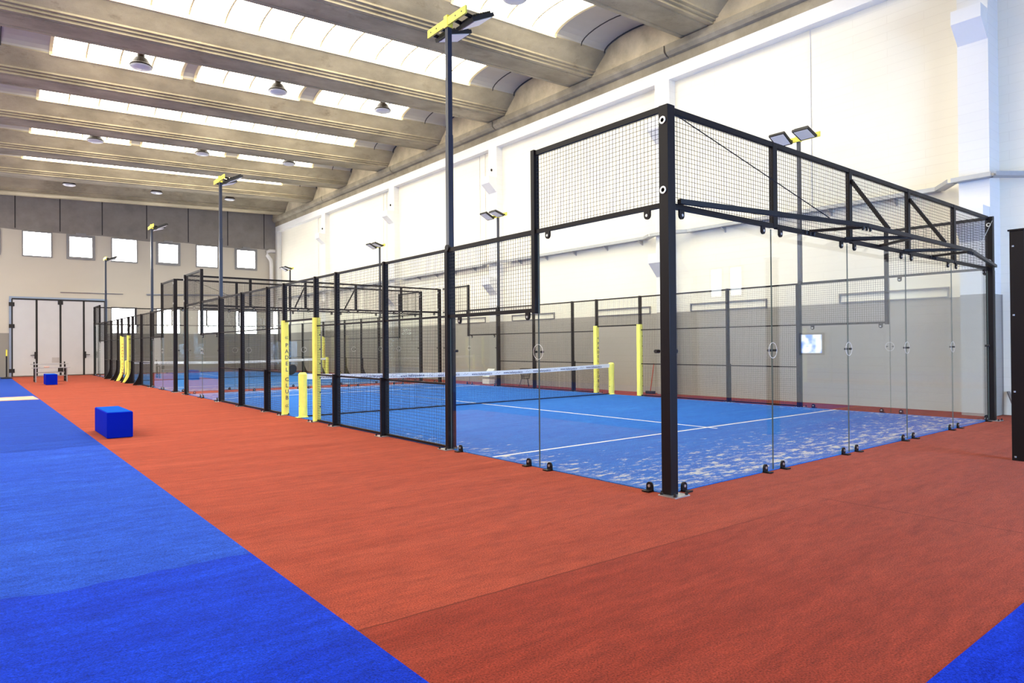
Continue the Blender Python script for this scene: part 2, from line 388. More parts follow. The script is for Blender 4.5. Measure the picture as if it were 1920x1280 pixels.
# ---- right wall: blockwork, pilasters with corbels, beam, gutter, tympanum
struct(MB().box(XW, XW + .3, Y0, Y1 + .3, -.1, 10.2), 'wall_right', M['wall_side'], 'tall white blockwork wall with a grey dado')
PIL = [(-8.45, 11.2), (.18, 10.86), (8.62, 11.2), (17.38, 11.2), (26.0, 11.2), (34.6, 11.2), (42.85, 11.2)]
wr = bpy.data.objects['wall_right']
for i, (y, xf) in enumerate(PIL):
    wd = .56 if i < 6 else .35
    p = MB().box(xf, XW + .01, y, y + wd, 0, 9.75).build('pilaster', M['pilaster'], wr)
    if i != 6:
        for zt, zf, zb in ((8.50, 8.22, 7.86), (4.36, 4.08, 3.66)):
            xo = xf - .40
            MB().prism([(xo, zt), (xf + .01, zt), (xf + .01, zb), (xo, zf)], 'y', y + .01, y + wd - .01).build('corbel', M['white_paint'], p)
        MB().lathe([(.015, 0), (.035, .02), (.035, .09), (.015, .11)], (xf - .045, y + .3, 8.78), 10).build('wall_bolt', M['rubber'], p)
# beam
struct(MB().box(11.2, 12.0, Y0, Y1, 9.75, 10.13), 'trim_1', M['white_paint'], 'white painted lower edge of the wall beam')
struct(MB().box(11.2, 12.0, Y0, Y1, 10.13, 10.95), 'trim_2', M['concrete_beam'], 'bare concrete wall beam under the roof girders')
gut = [(11.21, 10.40), (11.08, 10.42), (10.97, 10.50), (10.95, 10.56), (10.95, 10.72), (11.0, 10.74), (11.02, 10.66), (11.21, 10.62)]
mb = MB()
for a, b in ((Y0, -.1), (-.04, 8.56), (8.62, 17.3), (17.36, 25.9), (25.96, 34.5), (34.56, Y1 - .02)):
    mb.prism(gut, 'y', a, b)
struct(mb, 'trim_3', M['concrete_beam'], 'rounded concrete gutter lip along the top of the wall')
struct(MB().box(11.02, 11.3, Y0, Y1, 10.6, 12.3), 'wall_upper', M['concrete_wall'], 'tan concrete panels filling the arches above the gutter')
for y in (9.25, 18.0, 26.6, 35.2, .75):
    for d in (0, .22):
        pass
# conduit runs down the wall
for y, z0 in ((18.55, 4.98), (18.95, 4.98), (27.3, 4.98), (27.65, 4.98), (36.3, 5.0), (4.28, 5.0)):
    o = MB().tube([(XW - .02, y, z0), (XW - .02, y, 9.75)], .014, 6).build('conduit', M['pvc'])
    tag(o, 'thin white conduit pipe running up the wall %s' % {18.55: 'beside the third pilaster, nearer the pilaster', 18.95: 'beside the third pilaster, farther from it', 27.3: 'beside the fourth pilaster, nearer the pilaster', 27.65: 'beside the fourth pilaster, farther from it', 36.3: 'between the last pilasters', 4.28: 'above the near court'}[y], 'conduit', 'wall conduits')
# cable tray, stepping round each pilaster
def tray():
    mb = MB(); pts = [(Y0 + .3, 11.36)]
    for y, xf in PIL[1:6]:
        f = xf - .12
        pts += [(y - .55, 11.36), (y - .08, f), (y + .64, f), (y + 1.1, 11.36)]
    pts += [(Y1 - .1, 11.36)]
    for (ya, xa), (yb, xb) in zip(pts, pts[1:]):
        a, b = Vector((xa, ya, 4.96)), Vector((xb, yb, 4.96))
        mb.bar(a, b, .2, .012); d = (b - a).normalized(); r = d.cross(Vector((0, 0, 1)))
        for sgn in (-1, 1): mb.bar(a + r * .1 * sgn + Vector((0, 0, .035)), b + r * .1 * sgn + Vector((0, 0, .035)), .012, .09)
    t = thing('cable_tray', (11.36, Y0 + .3, 4.96), 'galvanised cable tray stepping around the pilasters of the white wall', 'cable tray')
    mb.build('tray_channel', M['tray'], t)
    for y in [2.2 + 1.55 * k for k in range(26)]:
        if all(abs(y - p - .28) > 1.0 for p, _ in PIL[1:6]):
            MB().prism([(11.24, 4.95), (XW, 4.95), (XW, 4.80)], 'y', y, y + .04).build('bracket', M['alu'], t)
tray()
# shallow filled-in openings above the dado; grey strips stand for their shadow lines
for i, (a, b) in enumerate(((1.15, 3.6), (5.58, 8.11), (9.66, 12.1), (14.25, 16.8), (18.6, 21.1))):
    mb = MB().box(XW - .045, XW, a, b, 2.765, 2.80)
    mb.box(XW - .045, XW, a, a + .03, 2.565, 2.765).box(XW - .045, XW, b - .03, b, 2.565, 2.765).box(XW - .03, XW, a, b, 2.56, 2.585)
    struct(mb, 'trim_%d' % (i + 4), M['grey_frame'], 'thin grey rim giving the shadow line of a filled-in opening above the dado')

# ---- end wall: painted, bare concrete above, windows, folding door
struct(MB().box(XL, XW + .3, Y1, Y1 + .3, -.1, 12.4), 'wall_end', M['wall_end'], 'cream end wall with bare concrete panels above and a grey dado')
we = bpy.data.objects['wall_end']
for i, x in enumerate((-11.0, -8.55, -6.1, -3.69, -1.55, .60, 3.03, 5.47, 7.95, 10.4)):
    MB().box(x - .03, x + .03, Y1 - .006, Y1 + .01, 8.52, 12.2).build('panel_joint', M['soot'], we)
wn = 1
UP = [(-8.2, -6.75), (-5.8, -4.35), (-3.38, -1.93), (-1.24, .22), (1.06, 2.51), (3.54, 4.98), (5.92, 7.32), (8.40, 9.90)]
for i, (a, b) in enumerate(UP):
    z0, z1 = 6.93, 8.42
    opening = i % 2 == 1
    fw_ = .16 if opening else .07
    fr = MB().box(a, b, Y1 - .05, Y1, z0, z0 + fw_).box(a, b, Y1 - .05, Y1, z1 - fw_, z1).box(a, a + fw_, Y1 - .05, Y1, z0 + fw_, z1 - fw_).box(b - fw_, b, Y1 - .05, Y1, z0 + fw_, z1 - fw_)
    f = struct(fr, 'window_%d' % wn, M['grey_frame'], 'high square window in the end wall'); wn += 1
    MB().box(a + fw_, b - fw_, Y1 - .03, Y1 - .005, z0 + fw_, z1 - fw_).build('pane', M['pane'], f)
    if opening: MB().box((a + b) / 2 - .25, (a + b) / 2 + .25, Y1 - .15, Y1, z1 + .02, z1 + .10).build('opener', M['grey_frame'], f)
for a, b in ((1.04, 2.46), (3.55, 4.96), (6.0, 7.33), (8.42, 9.88), (10.85, 11.35)):
    z0, z1 = 2.54, 4.15
    fr = MB().box(a, b, Y1 - .05, Y1, z1 - .05, z1).box(a, a + .05, Y1 - .05, Y1, z0, z1 - .05).box(b - .05, b, Y1 - .05, Y1, z0, z1 - .05).box(a, b, Y1 - .05, Y1, z0 - .04, z0)
    f = struct(fr, 'window_%d' % wn, M['grey_frame'], 'low window above the dado in the end wall'); wn += 1
    MB().box(a + .05, b - .05, Y1 - .03, Y1 - .005, z0, z1 - .05).build('pane', M['pane'], f)
# pipes
o = MB().tube([(-1.55, Y1 - .05, 4.93), (1.7, Y1 - .05, 4.96)], .022, 6).build('pipe', M['alu']); tag(o, 'thin grey pipe fixed to the end wall above the folding door', 'pipe')
o = MB().tube([(3.0, Y1 - .06, 4.99), (10.6, Y1 - .06, 5.24)], .05, 8).build('pipe', M['alu']); tag(o, 'longer grey pipe along the end wall behind the far court', 'pipe')
o = MB().tube([(10.85, Y1 - .15, 0.02), (10.85, Y1 - .15, 7.5), (10.8, Y1 - .15, 7.75), (10.55, Y1 - .15, 8.05), (10.55, Y1 - .15, 8.3), (10.75, Y1 - .15, 8.38), (11.1, Y1 - .15, 8.38)], .13, 12).build('drain_pipe', M['pvc'], smooth=True)
tag(o, 'fat white drain pipe with a bent head in the far corner', 'drain pipe')
# folding door
d = MB().box(-3.98, .84, Y1 - .08, Y1 - .001, 4.50, 4.60).box(-3.98, -3.88, Y1 - .08, Y1 - .001, 0, 4.5).box(.74, .84, Y1 - .08, Y1 - .001, 0, 4.5)
door = struct(d, 'door_1', M['door_track'], 'white four-leaf folding door in the end wall')
xs = [-3.86, -2.70, -1.55, -.38, .72]
for i in range(4):
    lf = MB().box(xs[i] + .05, xs[i + 1] - .05, Y1 - .06, Y1 - .01, .05, 4.42).build('door_leaf', M['door_white'], door)
    if i in (0, 3):
        hx = xs[1] - .05 if i == 0 else xs[3] + .05
        sx = -1 if i == 0 else 1
        MB().box(hx - .06, hx + .06, Y1 - .10, Y1 - .05, 1.02, 1.42).bar((hx, Y1 - .15, 1.24), (hx + sx * .25, Y1 - .15, 1.22), .035).build('handle', M['rubber'], lf)
    if i == 1: MB().box(xs[2] - .42, xs[2] - .06, Y1 - .064, Y1 - .058, .78, 1.08).build('scuff', M['door_stain'], lf)
for i, x in enumerate(xs):
    mb = MB().box(x - .05, x + .05, Y1 - .07, Y1 - .008, .02, 4.45)
    if i in (0, 2):
        for z in ((.35, 2.9, 4.15) if i == 0 else (4.3, .35)): mb.box(x - .13, x + .13, Y1 - .09, Y1 - .05, z - .11, z + .11)
    mb.build('seal', M['rubber'], door)
MB().box(-3.86, .72, Y1 - .085, Y1 - .055, 4.42, 4.5).build('door_rail', M['rubber'], door)

# ---- walls behind and left of the camera (only the right wall's windows there are seen, mirrored in the glass)
struct(MB().box(XL, XW + .3, Y0 - .3, Y0, -.1, 12.4), 'wall_rear', M['wall_plain'], 'painted rear wall behind the camera')
struct(MB().box(XL - .3, XL, Y0 - .3, Y1 + .3, -.1, 12.4), 'wall_left', M['wall_left'], 'painted wall on the far side of the hall')
for k in range(8):  # glowing windows added in the unseen left wall, to fill light onto the ceiling
    a = -6 + k * 6.2
    f = struct(MB().box(XL, XL + .05, a - .06, a + 3.06, 6.74, 6.8).box(XL, XL + .05, a - .06, a + 3.06, 8.4, 8.46).box(XL, XL + .05, a - .06, a, 6.8, 8.4).box(XL, XL + .05, a + 3, a + 3.06, 6.8, 8.4), 'window_%d' % wn, M['grey_frame'], 'high window added in the unseen opposite wall as fill light'); wn += 1
    MB().box(XL + .005, XL + .03, a, a + 3, 6.8, 8.4).build('pane', M['pane'], f)
for a, b, z0, z1 in ((-7.35, -7.0, 2.95, 3.75), (-6.7, -6.35, 2.95, 3.75)):
    f = struct(MB().box(XW - .05, XW, a - .05, a, z0, z1).box(XW - .05, XW, b, b + .05, z0, z1).box(XW - .05, XW, a - .05, b + .05, z1, z1 + .05).box(XW - .05, XW, a - .05, b + .05, z0 - .05, z0), 'window_%d' % wn, M['grey_frame'], 'narrow window in the white wall behind the camera'); wn += 1
    MB().box(XW - .03, XW - .005, a, b, z0, z1).build('pane', M['pane_dim'], f)
f = struct(MB().box(XW - .05, XW, -4.65, -4.6, 1.3, 1.78).box(XW - .05, XW, -4.05, -4.0, 1.3, 1.78).box(XW - .05, XW, -4.65, -4.0, 1.78, 1.83).box(XW - .05, XW, -4.65, -4.0, 1.25, 1.3), 'window_%d' % wn, M['grey_frame'], 'small bluish window in the white wall behind the camera'); wn += 1
MB().box(XW - .03, XW - .005, -4.6, -4.05, 1.3, 1.78).build('pane', M['screen'], f)

# ---- roof: trough girders, vault panels, skylights
PITCH = 4.845; GY = 6.90
G_HALF = [(-.66, .62), (-.18, .205), (-.18, .15), (-.095, .14), (-.095, .08), (-.015, .07), (-.015, 0)]
G_PROF = G_HALF + [(.10, 0), (.115, .025), (.16, .025), (.175, 0), (.925, 0), (.94, .025), (.985, .025), (1.0, 0)] + [(1.1 - p, q) for p, q in G_HALF[::-1]] + [(1.76, .70), (-.66, .70)]
for k in range(-4, 8):
    y = GY + PITCH * k
    if y < Y0 - .5: continue
    mb = MB().prism([(y + p, 10.75 + q) for p, q in G_PROF], 'x', XL, 11.03, shear=slope)
    struct(mb, 'ceiling_girder', M['concrete'], 'concrete trough girder of the roof')
def arch(y, n=12, dz=0):
    a, b = y + 1.76 - .02, y + PITCH - .66 + .02; c = (a + b) / 2; h = (b - a) / 2; rise = .36
    return [(c - h * math.cos(PI * t / n), 11.36 + dz + rise * math.sin(PI * t / n) ** .9) for t in range(n + 1)]
def vault(y, x0, x1, off=0.0):
    mb = MB(); lo = arch(y, dz=off); hi = arch(y, dz=off + .03)
    n = len(lo); poly = lo + hi[::-1]
    m = len(poly); vs = []
    for t in (x0, x1):
        for p, q in poly: vs.append((t, p, q + slope(t)))
    fs = [(i, i + m, (i + 1) % m + m, (i + 1) % m) for i in range(m)]
    for base in (0, m):
        for i in range(n - 1): fs.append((base + i, base + i + 1, base + m - 2 - i, base + m - 1 - i))
    return mb.add(vs, fs)
def arc_bar(mb, y, x, wdt=.04, off=-.015):
    pts = arch(y, dz=off)
    for (p, q), (r, s_) in zip(pts, pts[1:]):
        mb.bar((x, p, q + slope(x)), (x, r, s_ + slope(x)), wdt, .03)
for k in range(-4, 7):
    y = GY + PITCH * k
    if y < Y0 - 5: continue
    seg = [] if k == 6 or k < -1 else [(-3.68, .06), (.50, 4.21), (4.83, 8.72)] if k % 2 == 0 else [(-3.72, 8.82)]
    # lower left of the roof has its own run of skylights beyond the frame
    left = [(-13.0, -7.2)]
    allseg = left + seg
    xs_ = [XL] + [v for a in allseg for v in a] + [11.02]
    for a, b in zip(xs_[0::2], xs_[1::2]):
        mb = vault(y, a, b)
        vp = struct(mb, 'ceiling_vault', M['fibre'], 'grey arched roof panel between the girders')
        if b - a > 1.2:
            jm = MB(); jx = (a + b) / 2 if a > 0 else b - 1.25
            arc_bar(jm, y, jx, .03, -.004)
            if a > 0: arc_bar(jm, y, b - .06, .05, -.004)
            jm.build('panel_seam', M['soot'], vp)
    for a, b in allseg:
        sk = struct(vault(y, a, b), 'window_%d' % wn, M['skylight'], 'arched daylit skylight strip in the roof'); wn += 1
        bars = MB()
        nb = max(2, round((b - a) / .93))
        for i in range(nb + 1): arc_bar(bars, y, a + (b - a) * i / nb, .09 if i in (0, nb) else .05)
        bars.build('glazing_bar', M['bar'], sk)
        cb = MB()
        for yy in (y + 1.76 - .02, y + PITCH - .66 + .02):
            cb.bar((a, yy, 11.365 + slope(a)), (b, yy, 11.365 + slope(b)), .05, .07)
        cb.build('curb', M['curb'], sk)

# ================================================================== PADEL COURTS
def wires(mb, axis, fixed, a0, a1, z0, z1, pitch=.05, r=.0019):
    """welded mesh in a vertical plane: axis 'y' means the plane x = fixed"""
    n = max(1, round((a1 - a0) / pitch)); m = max(1, round((z1 - z0) / pitch))
    def P(a, z, off): return (fixed + off, a, z) if axis == 'y' else (a, fixed + off, z)
    for i in range(n + 1):
        a = a0 + (a1 - a0) * i / n
        mb.bar(P(a, z0, 0), P(a, z1, 0), 2 * r, 2 * r)
    for j in range(m + 1):
        z = z0 + (z1 - z0) * j / m
        mb.bar(P(a0, z, 0), P(a1, z, 0), 2 * r, 2 * r)
    return mb
def rail(mb, axis, fixed, a0, a1, z, w_=.05, h=.05):
    if axis == 'y': mb.box(fixed - w_ / 2, fixed + w_ / 2, a0, a1, z - h / 2, z + h / 2)
    else: mb.box(a0, a1, fixed - w_ / 2, fixed + w_ / 2, z - h / 2, z + h / 2)
def clamp(axis, fixed, sgn, a, z, top):
    """rounded black glass clamp on the outer face (sgn gives which way is out)"""
    mb = MB(); r = .042; n = 10; o0, o1 = fixed + sgn * .007, fixed + sgn * .026
    pts = [(-r, 0), (r, 0)] + [(r * math.cos(PI * i / n), .055 + r * math.sin(PI * i / n)) for i in range(n + 1)]
    pts = [(a + p, (z - q) if top else (z + q)) for p, q in pts]
    mb.prism(pts, 'x' if axis == 'y' else 'y', min(o0, o1), max(o0, o1))
    if not top:
        if axis == 'y': mb.box(min(o0, fixed + sgn * .10), max(o0, fixed + sgn * .10), a - r, a + r, z, z + .012)
        else: mb.box(a - r, a + r, min(o0, fixed + sgn * .10), max(o0, fixed + sgn * .10), z, z + .012)
    c0 = fixed - sgn * .012; c1 = fixed + sgn * .034; zc = z - .055 if top else z + .055
    if axis == 'y': mb.tube([(c0, a, zc), (c1, a, zc)], .016, 8, 1)
    else: mb.tube([(a, c0, zc), (a, c1, zc)], .016, 8, 1)
    return mb
def joint_disc(axis, fixed, a, z):
    mb = MB(); R = .09; n = 28
    pts = []
    for i in range(n + 1):
        t = 2 * PI * i / n; p, q = a + R * math.cos(t), z + R * 1.05 * math.sin(t)
        pts.append((fixed - .014, p, q) if axis == 'y' else (p, fixed - .014, q))
    mb.tube(pts, .0024, 6, 0, cap=False)  # white ring draws the bright edge highlight of a clear disc
    for s_ in (-1, 1):
        p = a + s_ * .06
        A, B = ((fixed - .022, p, z), (fixed + .02, p, z)) if axis == 'y' else ((p, fixed - .022, z), (p, fixed + .02, z))
        mb.tube([A, B], .015, 10, 1)
    return mb
def post(parent, x0, x1, y0, y1, z0, z1, plate=True, out=(-1, 0), brace=None):
    p = MB().box(x0, x1, y0, y1, z0, z1).build('post', M['steel'], parent, bevel=.006)
    cx, cy = (x0 + x1) / 2, (y0 + y1) / 2
    if plate:
        mb = MB(); ox, oy = out
        mb.box(cx - .12 + ox * .05, cx + .12 + ox * .05, cy - .11 + oy * .05, cy + .11 + oy * .05, .001, .012)
        for sx in (-1, 1):
            for sy in (-1, 1): mb.lathe([(.017, 0), (.017, .022), (.008, .024), (.008, .04)], (cx + sx * .095 + ox * .05, cy + sy * .085 + oy * .05, .0115), 6, 1)
        mb.build('base_plate', [M['zinc'], M['rubber']], p)
    if brace == 'flat':
        xo = x0 if out[0] < 0 else x1
        a, b = sorted((xo, xo + out[0] * .055))
        MB().box(a, b, y0 + .004, y1 - .004, .012, 1.02).build('foot_brace', M['steel'], p, bevel=.004)
    if brace == 'flare':
        xo = x0 if out[0] < 0 else x1; s_ = out[0]; poly = [(xo, .012), (xo, 1.0)]
        for i in range(11):
            t = i / 10; poly.append((xo + s_ * (.035 + .26 * max(0, t - .35) ** 2 / .42), 1.0 - .985 * t))
        MB().prism(poly, 'y', y0 + .004, y1 - .004).build('foot_brace', M['steel'], p)
    return p

def glass_panel(parent, axis, fixed, sgn, a0, a1, z0, z1, clamps, disc=None):
    t = .006
    mb = MB()
    if axis == 'y': mb.box(fixed - t, fixed + t, a0, a1, z0, z1)
    else: mb.box(a0, a1, fixed - t, fixed + t, z0, z1)
    g = mb.build('glass_panel', M['glass'], parent)
    for a in (a0, a1):
        ed = MB()
        if axis == 'y': ed.box(fixed - t, fixed + t, a - .0014, a + .0014, z0, z1)
        else: ed.box(a - .0014, a + .0014, fixed - t, fixed + t, z0, z1)
        ed.build('glass_edge', M['glass_edge'], g)
    for a in clamps:
        clamp(axis, fixed, sgn, a, .004, False).build('glass_clamp', [M['steel'], M['zinc']], g)
        clamp(axis, fixed, sgn, a, z1 + .015, True).build('glass_clamp', [M['steel'], M['zinc']], g)
    if disc is not None: joint_disc(axis, fixed, disc, 1.47).build('joint_disc', [M['acrylic'], M['rubber']], g)
    return g

def side_fence(x, yb, out, dy_near, flare, label, flat_out=True):
    """one 20 m side: glass at both ends, welded mesh between, door gap at the net"""
    t = thing('side_fence', (x, yb, 0), label, 'fence')
    s = out
    br = 'flare' if flare else 'flat'
    Yn = lambda v: yb + v + dy_near
    def P(y, plate=True, big=False, z1=3.0, brace=None, z0=.0):
        if big: xa, xb, ya, yc = (x - .05, x + .10, y - .04, y + .04) if s < 0 else (x - .10, x + .05, y - .04, y + .04)
        else: xa, xb, ya, yc = x - .05, x + .05, y - .03, y + .03
        return post(t, xa, xb, ya, yc, z0, z1, plate, (s, 0), brace)
    ys = [4.07, 6.06, 8.04, 9.07, 10.88, 12.0, 14.0, 16.05]
    for y in ys:
        P(Yn(y), big=y in (4.07, 16.05), z1=2.985 if y in (4.07, 16.05) else 3.03, brace=br if y in (6.06, 8.04, 12.0, 14.0) or (flare and y not in (4.07, 16.05)) else None)
    for y in (2.06, 18.05):
        post(t, x - .045, x + .045, Yn(y) - .035, Yn(y) + .035, 1.96, 4.04, False, (s, 0))
    def panel(a0, a1, z0, z1, rails):
        m_ = MB(); wires(m_, 'y', x + s * .01, Yn(a0), Yn(a1), z0, z1)
        p = m_.build('mesh_panel', M['wire'], t)
        for z, h in rails:
            r_ = MB(); rail(r_, 'y', x, Yn(a0), Yn(a1), z, .045, h); r_.build('rail', M['steel'], p)
    panel(.06, 2.02, 3.0, 4.0, ((4.0, .06), (3.0, .05)))
    panel(18.09, 19.94, 3.0, 4.0, ((4.0, .06), (3.0, .05)))
    panel(2.10, 4.03, 2.0, 3.0, ((3.0, .06), (2.0, .05)))
    panel(16.09, 18.01, 2.0, 3.0, ((3.0, .06), (2.0, .05)))
    for a0, a1 in ((4.11, 6.03), (6.09, 8.01), (8.07, 9.04), (10.91, 11.97), (12.03, 13.97), (14.03, 16.01)):
        panel(a0, a1, .035, 3.0, ((3.0, .04), (2.0, .03), (.98, .03), (.035, .03)))
    panel(9.10, 10.85, 2.15, 3.0, ((3.0, .04), (2.15, .04)))
    G_ = lambda a0, a1, z1, cl, dc=None: glass_panel(t, 'y', x, s, Yn(a0), Yn(a1), .015, z1, [Yn(c) for c in cl], None if dc is None else Yn(dc))
    G_(.05, 2.0, 2.96, (.22, 1.80), 2.005); G_(2.01, 4.02, 1.96, (2.20, 3.75))
    G_(16.1, 18.0, 1.96, (16.35, 17.85), 18.005); G_(18.01, 19.94, 2.96, (18.2, 19.75))
    for y in (3.88, 16.22, .12, 19.86):
        kn = MB(); kn.tube([(x - .03, Yn(y), 1.48), (x + .03, Yn(y), 1.48)], .02, 10); kn.build('glass_bolt', M['rubber'], t)
    return t

def end_wall(y, out, label, x1=10.06, truss=False):
    """the 10 m glass back wall: five panes, mesh above, corner posts"""
    t = thing('glass_end_wall', (5, y, 0), label, 'glass wall')
    s = out
    for xa, xb in ((-.06, .06), (x1 - .055, x1 + .065)):
        ya, yb_ = (y - .09, y + .03) if s < 0 else (y - .03, y + .09)
        p = post(t, xa, xb, ya, yb_, 0, 4.02, True, (0, s))
        for z in (3.86, 3.14):
            rg = MB().lathe([(.022, 0), (.022, .012), (.04, .012), (.04, 0)], (0, 0, 0), 14)
            rg.v = [(xa - v[2], (ya + yb_) / 2 + v[0], z + v[1]) for v in rg.v]; rg.build('bolt_ring', M['zinc'], p)
    xs = [.06, 2.04, 4.05, 6.06, 8.06, 10.0]
    for i in range(5):
        a, b = xs[i] + .004, xs[i + 1] - .004
        ca = .25 if i == 0 else a + .19; cb = b - .20
        glass_panel(t, 'x', y, s, a, b, .015, 2.955, (ca, cb), xs[i + 1] if i < 4 else None)
    px = [2.11, 4.13, 6.17, 8.19]
    ed = [.06] + [v for p in px for v in (p - .045, p + .045)] + [x1 - .055]
    for p in px: post(t, p - .045, p + .045, y - .03, y + .03, 2.98, 4.03, False)
    for a, b in zip(ed[0::2], ed[1::2]):
        m_ = wires(MB(), 'x', y - s * .0, a, b, 3.0, 4.0).build('mesh_panel', M['wire'], t)
        for z, h in ((4.0, .06), (3.0, .055)):
            r_ = MB(); rail(r_, 'x', y, a, b, z, .05, h); r_.build('rail', M['steel'], m_)
    for xx in (.12, x1 - .12): MB().tube([(xx, y - .04, 1.48), (xx, y + .035, 1.48)], .022, 10).build('glass_bolt', M['rubber'], t)
    if truss:
        z = 3.035; Q = lambda x_, d, zz=z: (x_, y + s * d, zz)
        mb = MB(); path = [Q(.12, .09), Q(3.22, .63), Q(7.0, .62), Q(x1 - .02, .13)]
        for a, b in zip(path, path[1:]): mb.bar(a, b, .05, .05)
        o = mb.build('overhang_rail', M['steel'], t)
        for a, b in ((2.95, 3.22), (3.95, 4.55), (4.15, 4.62), (5.1, 4.7), (5.95, 6.55), (6.15, 6.62), (7.15, 7.0)):
            MB().bar(Q(a, .02, 3.02), Q(b, .61, 3.02), .045, .035).build('cross_bar', M['steel'], o)
        for a, b in ((4.13, 3.95), (6.17, 5.97)):
            MB().bar(Q(a, .03, 3.86), Q(b, .60, 3.07), .03, .045).build('diagonal_strut', M['steel'], t)
        for a, b in ((.05, 2.45), (x1 - .05, 7.6)):
            MB().tube([Q(a, .09, 3.93), Q(b, .53, 3.06)], .006, 6).build('tie_cable', M['steel'] if a < 5 else M['zinc'], t)
        nb = MB()
        for x_, d in ((3.22, .63), (7.0, .62), (2.95, .03), (7.15, .03)):
            for q in (-.1, 0, .1): nb.lathe([(.014, -.045), (.018, -.03), (.018, 0)], (x_ + q, y + s * d, z - .02), 8)
        nb.build('frame_bolt', M['rubber'], o)
    return t

def letters(mb, chars, x, y, z_list, size, right, upv, mi=0):
    for ch, z in zip(chars, z_list):
        v, f = text_mesh(ch, size, (x, y, z), right, upv); mb.add(v, f, mi)
def pad(x, y, out, label, letter=None, kick=False):
    """yellow vinyl padding wrapped round a door post"""
    n = 16; r = .075; vs = []; fs = []
    prof = []
    zs = [.02, .10, .18, .4, .7, 1.0, 1.3, 1.6, 1.9, 2.12, 2.17]
    rnd = random.Random(int(y * 100 + x))
    for j, z in enumerate(zs):
        wob = [1 + rnd.uniform(-.03, .03) for _ in range(n)]
        fl = 1.0; ox = 0
        if kick and z < .5: ox = out * .20 * (1 - z / .5) ** 1.3
        for k in range(n):
            a = 2 * PI * k / n
            cx, cy = math.cos(a), math.sin(a)
            q = (abs(cx) ** 4 + abs(cy) ** 4) ** -.25     # squarish wrap
            vs.append((x + ox + r * cx * q * wob[k], y + r * cy * q * wob[k], z))
    m = len(zs)
    for j in range(m - 1):
        for k in range(n): fs.append((j * n + k, j * n + (k + 1) % n, (j + 1) * n + (k + 1) % n, (j + 1) * n + k))
    fs += [tuple(range(n))[::-1], tuple((m - 1) * n + k for k in range(n))]
    o = MB().add(vs, fs).build('post_padding', M['yellow'], smooth=False)
    tag(o, label, 'padding', 'yellow pads on the door posts')
    if letter:
        mb = MB(); yy = y - r - .006
        zz = [1.60, 1.46, 1.32, 1.18, 1.04, .82, .68, .54, .40]
        letters(mb, 'PADELCLUB', x + .01, yy, zz, .125, (1, 0, 0), (0, 0, 1))
        for z in (1.78, .22):
            for q in (-.018, .018):
                mb.tube([(x + q + .02, yy, z + .03), (x + q - .008, yy, z), (x + q + .02, yy, z - .03)], .006, 5)
        mb.build('lettering', letter, o)
    lace = MB()
    for z in (.3, .6, .9, 1.2, 1.5, 1.8): lace.box(x + .03, x + .055, y - r - .004 if not letter else y + r - .004, (y - r + .01) if not letter else y + r + .012, z, z + .025)
    lace.build('lace', M['rubber'], o)
    return o

